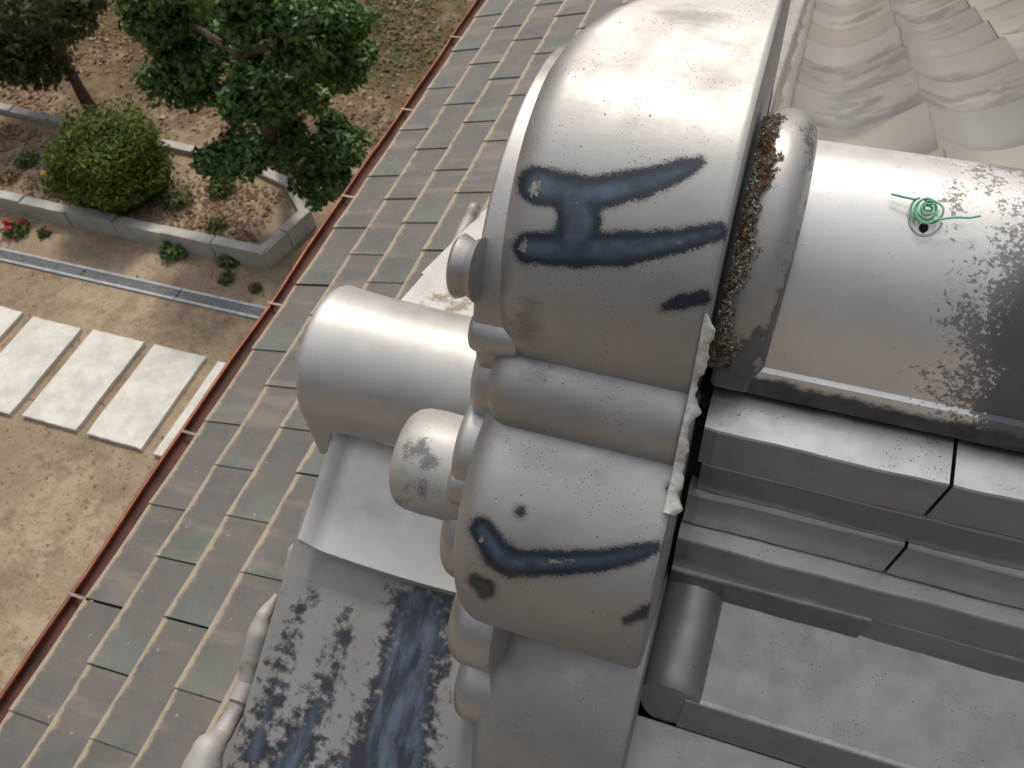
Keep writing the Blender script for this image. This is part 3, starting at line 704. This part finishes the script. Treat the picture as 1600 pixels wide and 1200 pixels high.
# the round tile lying over the apex of the verge: half barrel with hanging skirts, deeper at the open end
def barrel_mesh(R_, x0, x1, wall, nm, parent):
    xs = [x0, x0 + .003, x0 + .010] + [x0 + .010 + .010 * i for i in range(1, 10)] + [x0 + .10 + (x1 - x0 - .10) * i / 8 for i in range(1, 9)]
    n = 48; m = 8; V = []; C = -1.64
    for q in (0, 1):
        for x in xs:
            d = x - x0; fl_ = .016 * math.exp(-d / .12); r = R_ + fl_ - (wall if q else .008 * max(0, 1 - d / .010) ** 2)
            sk = .055 + .125 / (1 + math.exp((d - .045) / .008))
            ring = [(YC - r, C - sk * (1 - i / m)) for i in range(m)] + [(YC - r * math.cos(math.pi * i / n), C + r * math.sin(math.pi * i / n)) for i in range(n + 1)] + [(YC + r, C - sk * (i + 1) / m) for i in range(m)]
            V += [(x, y, z) for y, z in ring]
    w_ = n + 1 + 2 * m; no = len(xs) * w_
    g_ = grid_faces(len(xs), w_); Fc = g_ + [tuple(i + no for i in reversed(f)) for f in g_]
    for i in range(w_ - 1): Fc.append((i + 1, i, no + i, no + i + 1))
    for j in range(len(xs) - 1):
        for e in (0, w_ - 1):
            a_ = j * w_ + e; f = (a_, a_ + w_, no + a_ + w_, no + a_); Fc.append(f if e == 0 else f[::-1])
    return mk(nm, W(V), Fc, K_TUBE, parent, True)
apex = empty('apex_round_tile', W((-.7, YC, -1.75))[0], 'wide silver barrel tile lying over the gable apex, open end pointing left', 'round tile')
barrel_mesh(.176, -.985, -.34, .024, 'barrel', apex)
# gable boards and the pale round verge caps showing under the verge
gable = empty('gable_wall', W((-.75, YC, -3.6))[0], 'plastered gable wall with pale edging under the verge tiles', 'wall')
V = [(-.78, -1.0, -3.9), (-.78, 3.2, -3.9), (-.78, 3.2, -2.62), (-.78, 1.12, -1.95), (-.78, .2, -2.4), (-.78, -1.0, -3.0)]
V = V + [(x + .12, y, z) for x, y, z in V]
mk('wall', W(V), [(0, 1, 2, 3, 4, 5)[::-1], (6, 7, 8, 9, 10, 11)] + [(i, (i + 1) % 6, 6 + (i + 1) % 6, 6 + i) for i in range(6)], M_WALL, gable)
def lump(c, r, nm='edging_tile', st=(1, 1, 1)):
    V = []; n, m = 20, 14
    for j in range(m):
        th = math.pi * j / (m - 1)
        for i in range(n):
            a = 2 * math.pi * i / n; V.append((c[0] + st[0] * r * math.sin(th) * math.cos(a), c[1] + st[1] * r * math.cos(th), c[2] + st[2] * r * math.sin(th) * math.sin(a)))
    Fc = [(j * n + i, j * n + (i + 1) % n, (j + 1) * n + (i + 1) % n, (j + 1) * n + i) for j in range(m - 1) for i in range(n)]
    return W(V), [tuple(reversed(f)) for f in Fc]
def edging(pts, r):
    V, Fc = tube([W(p)[0] for p in pts], r * S, 16); return mk('edging_tile', V, Fc, M_PALE, gable, True)
def at_x(px, py, x):
    r = ray(px, py); return tuple(r * (x / r[0]))
def pal(pts, rr):
    P = [np.array(at_x(px, py, -1.02)) for px, py in pts]
    Q = []; T = []
    for i in range(len(P) - 1):
        for f in np.linspace(0, 1, 8, endpoint=False): h_ = f * f * (3 - 2 * f); Q.append(P[i] * (1 - f) + P[i + 1] * f); T.append((rr[i] * (1 - h_) + rr[i + 1] * h_))
    Q.append(P[-1]); T.append(rr[-1])
    V, Fc = tube([W(q)[0] for q in Q], S, 18, T); mk('edging_tile', V, Fc, M_PALE, gable, True)
pal([(432, 930), (412, 962), (404, 990), (398, 1020), (386, 1065), (372, 1096)], [.008, .020, .029, .030, .027, .026])
pal([(380, 1085), (362, 1120), (345, 1150), (325, 1172), (316, 1200), (300, 1240)], [.024, .024, .026, .040, .048, .05])
pal([(466, 846), (460, 862), (452, 888)], [.010, .018, .014])
pal([(742, 322), (728, 352), (712, 385)], [.02, .022, .02])

# ------------------------------------------------------------------ lower roof
lower = empty('lower_roof', W((-2.3, 3, -4.6))[0], 'lower skirt roof of staggered grey green tiles with sandy joints, above the garden', 'tiled roof')
LS = .30; EX = .345; PY = .705
def lz(x): return -4.8 + LS * (x + 3.545)
def low_tile():
    nx, ny = 7, 9; V = []; lip = []
    L = EX + .06
    for i in range(nx):
        f = [0, .012, .04, .12, .3, .7, 1.0][i]; x = L * f
        for j in range(ny):
            g_ = j / (ny - 1); y = PY * .997 * g_
            z = LS * x + .030 * (1 - f) + .010 * (1 - g_) ** 2.2 - .006 * math.sin(math.pi * g_)
            if i == 0: z -= .008
            V.append((x, y, z)); lip.append({0: 1.2, 1: 1.2, 2: 1.0, 3: .5, 4: 0.1}.get(i, 0))
    Fc = grid_faces(nx, ny); b = len(V)
    for j in range(ny): q = V[j]; V.append((q[0] + .003, q[1], q[2] - .035)); lip.append(.8)
    for j in range(ny - 1): Fc.append((j, j + 1, b + j + 1, b + j)[::-1] if False else (j + 1, j, b + j, b + j + 1)[::-1])
    b2 = len(V)
    for i in range(nx): q = V[i * ny]; V.append((q[0], q[1] + .002, q[2] - .042)); lip.append(0)
    for i in range(nx - 1): Fc.append((i * ny, (i + 1) * ny, b2 + i + 1, b2 + i)[::-1])
    return W(V) - W((0, 0, 0)), Fc, lip
LV, LF, LL = low_tile(); lt0 = None
LV2 = LV
for r_ in range(8):
    for k in range(-3, 17):
        x = -3.52 + EX * r_; y = .333 + PY * k + (PY / 2 if r_ % 2 else 0) + rnd.uniform(-.008, .008)
        p = W((x + rnd.uniform(-.006, .006), y, lz(x) + rnd.uniform(-.0015, .0015)))[0]
        if lt0 is None: lt0 = mk('roof_tile', LV + p, [tuple(reversed(f)) for f in LF], M_LOWER, lower, True, {'lip': LL}, origin=p)
        else:
            o = inst(lt0, p, lower, 'roof_tile'); o.rotation_euler.z = rnd.uniform(-.003, .003)
V = [(-3.5, -1.9, lz(-3.5) - .04), (-.7, -1.9, lz(-.7) - .04), (-.7, 12.3, lz(-.7) - .04), (-3.5, 12.3, lz(-3.5) - .04)]
V = V + [(x, y, z - .14) for x, y, z in V]
mk('roof_board', W(V), [(0, 1, 2, 3), (7, 6, 5, 4), (4, 5, 1, 0), (5, 6, 2, 1), (6, 7, 3, 2), (7, 4, 0, 3)], M_DARK, lower)
gut = empty('copper_gutter', W((-3.6, 3, -4.86))[0], 'thin rusty orange copper gutter along the eave of the lower roof', 'gutter')
V = []; n = 14; ys = [-1.9 + i * (14.2 / 60) for i in range(61)]
for y in ys:
    wob = .006 * math.sin(y * 2.1) + .004 * math.sin(y * 5.3 + 1)
    for i in range(n + 1):
        a = math.pi + math.pi * i / n; V.append((-3.585 + wob + .062 * math.cos(a), y, -4.800 + .06 * math.sin(a)))
Fo = grid_faces(len(ys), n + 1)
Vo = np.array(V); Vi = Vo.copy(); Vi[:, 0] = -3.585 + (Vi[:, 0] + 3.585) * .93; Vi[:, 2] += .003
mk('channel', W(Vo), Fo, M_COPPER, gut, True); mk('channel_lining', W(Vi), [tuple(reversed(f)) for f in Fo], M_COPIN, gut, True)
V = []
pth = [W((-3.647 + .006 * math.sin(y * 2.1) + .004 * math.sin(y * 5.3 + 1), y, -4.797 + .004 * math.sin(y * 3.1)))[0] for y in ys]; V, Fc = tube(pth, .014 * S, 8); mk('rolled_rim', V, Fc, M_COPPER, gut, True)
for y in (-.26, 1.04, 2.337, 3.638, 5.0, 6.35, 7.7, 9.05):
    b_ = MB(); b_.box((-3.66, y - .010, -4.792), (-3.52, y + .010, -4.782)); o = mk('bracket', W(b_.v), b_.f, M_TIN, gut)
house = empty('house_wall', W((-2.9, 4, -15))[0], 'plaster house wall standing under the lower roof', 'wall')
b_ = MB(); b_.box((-2.9, -1.7, -15), (-2.75, 12, -4.85)); mk('wall', W(b_.v), b_.f, M_WALL, house)

# ------------------------------------------------------------------ garden
def slab(cs, h, ir=.006):
    cs = [np.array(c) for c in cs]; V = [c + np.array((0, 0, 0)) for c in cs] + [c + np.array((0, 0, h)) for c in cs]
    n = len(cs); return V, [tuple(range(n))[::-1], tuple(range(n, 2 * n))] + [(i, (i + 1) % n, n + (i + 1) % n, n + i) for i in range(n)]
def ccw(P):
    a = sum(P[i][0] * P[(i + 1) % len(P)][1] - P[(i + 1) % len(P)][0] * P[i][1] for i in range(len(P))); return P if a > 0 else P[::-1]
def rough_edge(P, n=7, a=.006):
    Q = []
    for i in range(len(P)):
        p, q = np.array(P[i]), np.array(P[(i + 1) % len(P)])
        for k in range(n):
            v = p * (1 - k / n) + q * (k / n); Q.append(v + np.array((rnd.uniform(-a, a), rnd.uniform(-a, a), 0)) * (0 if False else 1))
    return Q
ss = [('clipped by the left edge of the photo, second slab fully beside the first gap', 0)]
labs = ['pale granite stepping slab cut off by the left edge of the photo, first of the row', 'pale granite stepping slab, second from the left in the row',
        'pale granite stepping slab, third from the left in the row', 'pale granite stepping slab just left of the gutter, fourth in the row', 'pale granite stepping slab half hidden behind the copper gutter, last of the row']
wS = .612; 
x0s = [-16.95, -15.26, -13.44, -11.60, -9.8]
xs_ = [(-17.05, -15.55), (-15.255, -13.74), (-13.440, -11.97), (-11.62, -10.12), (-9.80, -8.3)]
xs_ = [(-18.95, -17.45), (-17.08, -15.57)] + xs_[1:4]
for i, (xa, xb) in enumerate(xs_):
    ja = rnd.uniform(-.04, .04); P = [(xa, 6.56 + ja, 0), (xb, 6.56 + ja, 0), (xb, 9.29 + ja, 0), (xa, 9.29 + ja, 0)]
    P = [np.array((p[0] * S, p[1] * S, -.01)) for p in P]
    V, Fc = slab(rough_edge(P, 8, .005), .055); o = mk('stepping_slab', V, Fc, M_SLAB); bevel(o, .004); props(o, labs[i], 'paving slab', 'stepping slabs across the sandy yard')
# drain channel
dr = empty('drain_channel', (-6.2, 4.38, 0), 'long steel drain channel with slatted grating set in the sand', 'drain')
ya, yb = 10.80 * S, 11.22 * S
for k in range(7):
    xa = -11.0 + 1.2 * k - .55; xb = xa + 1.192
    for (p, q) in ((ya, ya + .030), (yb - .030, yb)):
        b_ = MB(); b_.box((xa, p, -.03), (xb, q, .022)); o = mk('frame_rail', b_.v, b_.f, M_STEEL, dr); bevel(o, .002)
    b_ = MB()
    for y in np.linspace(ya + .036, yb - .036, 7): b_.box((xa + .004, y - .0035, -.012), (xb - .004, y + .0035, .014))
    for x in np.linspace(xa + .03, xb - .03, 26): b_.box((x - .004, ya + .031, -.016), (x + .004, yb - .031, .009))
    o = mk('grating', b_.v, b_.f, M_GRATE, dr); props(o, kind='stuff')
b_ = MB(); b_.box((-11.6, ya + .032, .002), (-3.1, yb - .032, .005)); mk('channel_bottom', b_.v, b_.f, M_DARK, dr)
# planting bed: granite kerb stones and raised soil
bed = empty('planting_bed', (-7, 5.6, 0), 'raised planting bed edged with rough granite kerb stones', 'planting bed')
HK = .22
def kerb_run(outer, stones, wd=.12, h=HK, hs=None):
    # outer: list of world xy; stones cut at about equal length
    P = [np.array(p[:2]) for p in outer]; seg = []
    for a, b in zip(P[:-1], P[1:]):
        L = np.linalg.norm(b - a); n = max(1, round(L / stones)); d = (b - a) / n; nr = np.array((-d[1], d[0])); nr /= np.linalg.norm(nr)
        for i in range(n):
            p, q = a + d * i, a + d * (i + 1); q = q - d * .026; jz = rnd.uniform(-.012, .012); jo = rnd.uniform(-.008, .008) * nr
            nx_ = 6; V = []; Fc = []
            ring = [(0, -.02), (0, .5), (.01, 1), (.99, 1.0), (1, .5), (1, -.02)]
            for k in range(nx_ + 1):
                c = p + (q - p) * k / nx_ + jo
                for (u, v) in ring: 
                    e = nr * wd * u; V.append((c[0] + e[0] + rnd.uniform(-.004, .004), c[1] + e[1] + rnd.uniform(-.004, .004), v * h + jz * (v > 0) + rnd.uniform(-.004, .004)))
            for k in range(nx_):
                for j in range(5): Fc.append((k * 6 + j, k * 6 + j + 1, (k + 1) * 6 + j + 1, (k + 1) * 6 + j))
            Fc.append((5, 4, 3, 2, 1, 0)); e = nx_ * 6; Fc.append((e, e + 1, e + 2, e + 3, e + 4, e + 5))
            mk('kerb_stone', V, [tuple(reversed(f)) for f in Fc], M_KERB, bed)
front = [(-12.4, 12.60 * S), (-4.80, 12.46 * S)]
kerb_run(front, .62)
A = np.array((-4.80, 12.46 * S)); B = atz(488, 352, 0)[:2]; Bq = np.array((-4.62, 14.3 * S)); Cq = np.array((-5.05, 15.35 * S)); D_ = np.array((-5.75, 15.9 * S))
kerb_run([A + np.array((.0, .0)), Bq, Cq, D_], .5)
kerb_run([D_, (-8.70, 16.35 * S), (-12.4, 16.9 * S)], .6, wd=.11)
V = [(-12.4, 12.85 * S), (-4.95, 12.70 * S), (-4.78, 14.25 * S), (-5.12, 15.2 * S), (-5.8, 15.7 * S), (-8.7, 16.15 * S), (-12.4, 16.7 * S)]
V = [(x, y, .155) for x, y in V]; V2 = [(x, y, -.02) for x, y, z in V]; n = len(V)
mk('bed_soil', V + V2, [tuple(range(n)), tuple(range(n, 2 * n))[::-1]] + [(i, n + i, n + (i + 1) % n, (i + 1) % n) for i in range(n)], M_SOIL, bed, origin=(0, 0, 0))

# foliage
def leaf_cloud(blobs, n, size, shell_=.45, flat=1.0, seed=0, curl=.3, long=1.5):
    rs = np.random.RandomState(seed); tot = sum(b[3] ** 2 for b in blobs); P = []; O = []
    for (x, y, z, r, fz) in blobs:
        m = int(n * r * r / tot); d = rs.normal(size=(m, 3)); d /= np.linalg.norm(d, axis=1)[:, None]
        lump_ = 1 + .16 * np.sin(d[:, 0] * 5 + seed) * np.cos(d[:, 1] * 6 + x * 3) + .10 * np.sin(d[:, 2] * 9 + y * 5)
        rad = r * (1 - shell_ * rs.rand(m) ** 1.6) * lump_
        p = d * rad[:, None] * np.array((1, 1, fz)) + np.array((x, y, z)); P.append(p); O.append(d)
    P = np.vstack(P); O = np.vstack(O); m = len(P)
    nn = O + rs.normal(size=(m, 3)) * .75 + np.array((0, 0, .45)); nn /= np.linalg.norm(nn, axis=1)[:, None]
    t = np.cross(nn, rs.normal(size=(m, 3))); t /= np.linalg.norm(t, axis=1)[:, None]; b = np.cross(nn, t)
    sz = size * (.6 + .8 * rs.rand(m))[:, None]
    V = np.stack((P - t * sz * long * .5, P + b * sz * .4 - nn * sz * .08, P + t * sz * long * .5, P - b * sz * .4 - nn * sz * .08), 1).reshape(-1, 3)
    Fc = (np.arange(m)[:, None] * 4 + np.arange(4)).tolist()
    return V, Fc, np.repeat(np.clip(rs.rand(m), 0, 1), 4)
def pad(px, py, zm, pr, fz=.6):
    c = atz(px, py, zm); dist = np.linalg.norm(c - np.array((0, 0, H))); return (c[0], c[1], c[2], pr / F * dist, fz)
def tree(nm, label, cat, base, pads, n, size, lm, trunk, seed, tr=.09):
    t = empty(nm, (base[0], base[1], 0), label, cat)
    V, Fc = tube(trunk, tr, 12, [1.25] + [1 - .6 * i / (len(trunk) - 1) for i in range(1, len(trunk))]); mk('trunk', V, Fc, M_BARK, t, True)
    for p in pads:
        k = min(range(len(trunk)), key=lambda i: abs(trunk[i][2] - (p[2] - .15)))
        a = Vector(trunk[k]); b = Vector(p[:3]); mid = (a + b) / 2 + Vector((0, 0, .05))
        V, Fc = tube([a, mid, b], tr * .42, 7, [1, .7, .3]); mk('limb', V, Fc, M_BARK, t, True)
    for q, p in enumerate(pads):
        r_ = random.Random(seed * 100 + q); sub = [(p[0], p[1], p[2], p[3] * .8, p[4])]
        for s_ in range(7):
            a = r_.uniform(0, 2 * math.pi); rr = p[3] * r_.uniform(.35, .75); sub.append((p[0] + rr * math.cos(a), p[1] + rr * math.sin(a), p[2] + r_.uniform(-.2, .3) * p[3], p[3] * r_.uniform(.28, .48), .8))
        V, Fc, at = leaf_cloud(sub, int(n * p[3] ** 2), size, .5, seed=seed + q * 7); mk('crown', V, Fc, lm, t, False, {'rnd': at})
    return t
tb = atz(462, 262, 0)
trunk = [(tb[0], tb[1], 0), (tb[0] - .02, tb[1] + .02, .6)] + [tuple(atz(435, 235, 1.0)), tuple(atz(402, 170, 1.6)), tuple(atz(378, 90, 2.1)), tuple(atz(365, 20, 2.6)), tuple(atz(370, -60, 3.1))]
pads = [pad(258, 22, 2.3, 62), pad(318, 70, 1.9, 70, .5), pad(420, 20, 2.9, 76), pad(500, 28, 2.6, 66), pad(350, -30, 3.2, 80), pad(288, 128, 1.6, 60, .6), pad(430, 125, 2.0, 66, .6), pad(400, 158, 1.8, 62, .55),
        pad(530, 100, 2.1, 58, .7), pad(505, 60, 2.4, 60), pad(372, 245, 1.0, 58, .6), pad(440, 225, 1.1, 56, .55), pad(520, 232, 1.0, 58, .65), pad(508, 285, .65, 48, .7), pad(470, 140, 1.6, 62, .6)]
tree('pruned_tree', 'cloud pruned evergreen tree with glossy green leaf pads behind the bed', 'tree', tb, pads + [pad(240, -20, 2.6, 60), pad(465, 75, 2.5, 50)], 15000, .048, M_LEAF, trunk, 3, .10)
tb = atz(142, 170, 0)
trunk = [(tb[0], tb[1], 0), tuple(atz(122, 135, .4)), tuple(atz(104, 100, .8)), tuple(atz(80, 55, 1.2)), tuple(atz(50, 0, 1.6)), tuple(atz(20, -60, 2.0))]
pads = [pad(30, 40, 1.2, 75, .6), pad(105, 36, 1.3, 46, .6), pad(60, 95, .8, 58, .6), pad(10, 100, .9, 50), pad(60, -20, 1.8, 80), pad(-40, 60, 1.2, 80), pad(125, 5, 1.5, 38)]
tree('leaning_tree', 'dull green leaning tree with a slim bare trunk in the top left corner', 'tree', tb, pads, 4600, .055, M_LEAF2, trunk, 9, .075)
# clipped bush
c = atz(176, 246, .62); dist = np.linalg.norm(c - np.array((0, 0, H))); rr = 73 / F * dist
bush = empty('clipped_bush', (c[0], c[1], .15), 'round clipped yellow green bush on the planting bed', 'bush')
V, Fc = tube([(c[0], c[1], .1), (c[0] + .02, c[1], .4), (c[0], c[1], .6)], .04, 8); mk('stem', V, Fc, M_BARK, bush, True)
V, Fc, at = leaf_cloud([(c[0], c[1], .62, rr, .92), (c[0] - .1, c[1] - .1, .55, rr * .9, .9), (c[0] + .12, c[1], .5, rr * .8, .85)], 24000, .030, .35, seed=5, long=1.7); mk('foliage', V, Fc, M_BUSH, bush, False, {'rnd': at})
# small plants
def plant(px, py, z, r, n, label, mat, cat='plant', flower=None, nf=0, sz=.03, seed=1, nm='small_plant', group=None):
    c = atz(px, py, z); t = empty(nm, c, label, cat, group)
    V, Fc, at = leaf_cloud([(c[0], c[1], z + r * .35, r, .55)], n, sz, .95, seed=seed, long=2.2); V[:, 2] = np.maximum(V[:, 2], z + .002); mk('leaves', V, Fc, mat, t, False, {'rnd': at})
    if flower:
        for k in range(nf):
            a = rnd.uniform(0, 6.28); q = rnd.uniform(.3, 1.0) * r; d = Vector((c[0] + q * math.cos(a), c[1] + q * math.sin(a), z + r * rnd.uniform(.6, .9)))
            V, Fc, at = leaf_cloud([(d.x, d.y, d.z, .035, .6)], 26, .035, .8, seed=seed + k, long=1.1); mk('flower', V, Fc, flower, t)
    return t
plant(30, 362, 0, .15, 420, 'low plant with red flowers beside the kerb at the left edge', M_GRASS, 'flowering plant', M_RED, 4, seed=21, nm='flowering_plant')
plant(70, 366, 0, .08, 130, 'tiny weed with a red bud between the red flowers and the kerb', M_GRASS, 'weed', M_RED, 1, seed=22, nm='weed')
plant(275, 396, 0, .17, 520, 'bright green weed clump at the foot of the kerb', M_LEAF, 'weed', seed=23, nm='weed')
plant(360, 410, 0, .12, 300, 'small weed at the kerb foot, right of the bright clump', M_GRASS, 'weed', seed=24, nm='weed')
plant(355, 438, 0, .09, 150, 'sparse weed in the sand nearest the gutter', M_GRASS, 'weed', seed=25, nm='weed')
plant(400, 452, 0, .07, 110, 'tiny weed just above the end of the drain', M_GRASS, 'weed', seed=26, nm='weed')
plant(280, 318, .155, .19, 420, 'dry tufted plant in the middle of the bed', M_GRASS, 'plant', seed=27)
plant(348, 300, .155, .17, 380, 'dark low plant in the bed under the pruned tree', M_LEAF2, 'plant', seed=28)
plant(46, 255, .155, .14, 320, 'dark green seedling in the bed left of the round bush', M_LEAF, 'plant', seed=29)
plant(15, 280, .155, .14, 260, 'brownish tuft in the bed at the left edge', M_DRY, 'plant', seed=30)
plant(98, 288, .155, .20, 520, 'leafy plant at the left foot of the round bush', M_LEAF, 'flowering plant', M_YEL, 3, seed=31, nm='flowering_plant')
plant(150, 312, .155, .20, 480, 'leafy plant with yellow blooms on the kerb below the round bush', M_BUSH, 'flowering plant', M_YEL, 2, seed=32, nm='flowering_plant')
plant(112, 306, .155, .07, 90, 'single red bloom on the kerb below the round bush', M_GRASS, 'flowering plant', M_RED, 1, seed=33, nm='flowering_plant')
plant(340, 355, .155, .13, 160, 'thin weeds near the front corner of the bed', M_GRASS, 'plant', seed=34)
# litter
def litter(nm, region, n, size, mat, z, seed, label, zr=.004):
    rs = np.random.RandomState(seed); P = []
    while len(P) < n:
        a = rs.rand(4); a /= a.sum(); q = sum(np.array(region[i]) * a[i] for i in range(4)) if False else None
        u, v = rs.rand(2); p = np.array(region[0]) * (1 - u) * (1 - v) + np.array(region[1]) * u * (1 - v) + np.array(region[2]) * u * v + np.array(region[3]) * (1 - u) * v
        if (math.sin(p[0] * 3.1) + math.sin(p[1] * 2.7 + p[0]) + rs.normal() * 1.2) > -.3: P.append((p[0], p[1], z + rs.rand() * zr))
    P = np.array(P); m = len(P); nn = rs.normal(size=(m, 3)) * .35 + np.array((0, 0, 1)); nn /= np.linalg.norm(nn, axis=1)[:, None]
    t = np.cross(nn, rs.normal(size=(m, 3))); t /= np.linalg.norm(t, axis=1)[:, None]; b = np.cross(nn, t); sz = size * (.4 + rs.rand(m) ** 1.5)[:, None]
    V = np.stack((P - t * sz * .6, P + b * sz * .35 + nn * sz * .15, P + t * sz * .6, P - b * sz * .35 + nn * sz * .15), 1).reshape(-1, 3); V[:, 2] = np.maximum(V[:, 2], z + .001)
    o = mk(nm, V, (np.arange(m)[:, None] * 4 + np.arange(4)).tolist(), mat, None, False, {'rnd': np.repeat(rs.rand(m), 4)}); props(o, label, 'fallen leaves', kind='stuff'); return o
litter('fallen_leaves', [(-13, 6.75), (-4.0, 6.2), (-5.5, 13), (-18, 13)], 15000, .060, M_DRY, .004, 41, 'brown and tan dead leaves scattered under the trees behind the bed', .015)
litter('bed_litter', [(-12.4, 5.15), (-5.0, 5.1), (-5.1, 6.0), (-12.4, 6.6)], 6500, .045, M_DRY, .158, 42, 'dry leaf litter covering the soil of the raised bed', .01)
litter('yard_litter', [(-12, 1.0), (-3.0, 1.0), (-3.0, 5.0), (-12, 5.0)], 2600, .022, M_DRY, .003, 43, 'scattered bits of straw and grit on the sandy yard', .004)
o = litter('moss_patch', [(-4.6, 7.2), (-1.0, 7.0), (-2.5, 16), (-9, 16)], 16000, .05, M_GRASS, .004, 44, 'thin green moss and grass growing on the brown ground behind the tree', .03); o['category'] = 'grass'
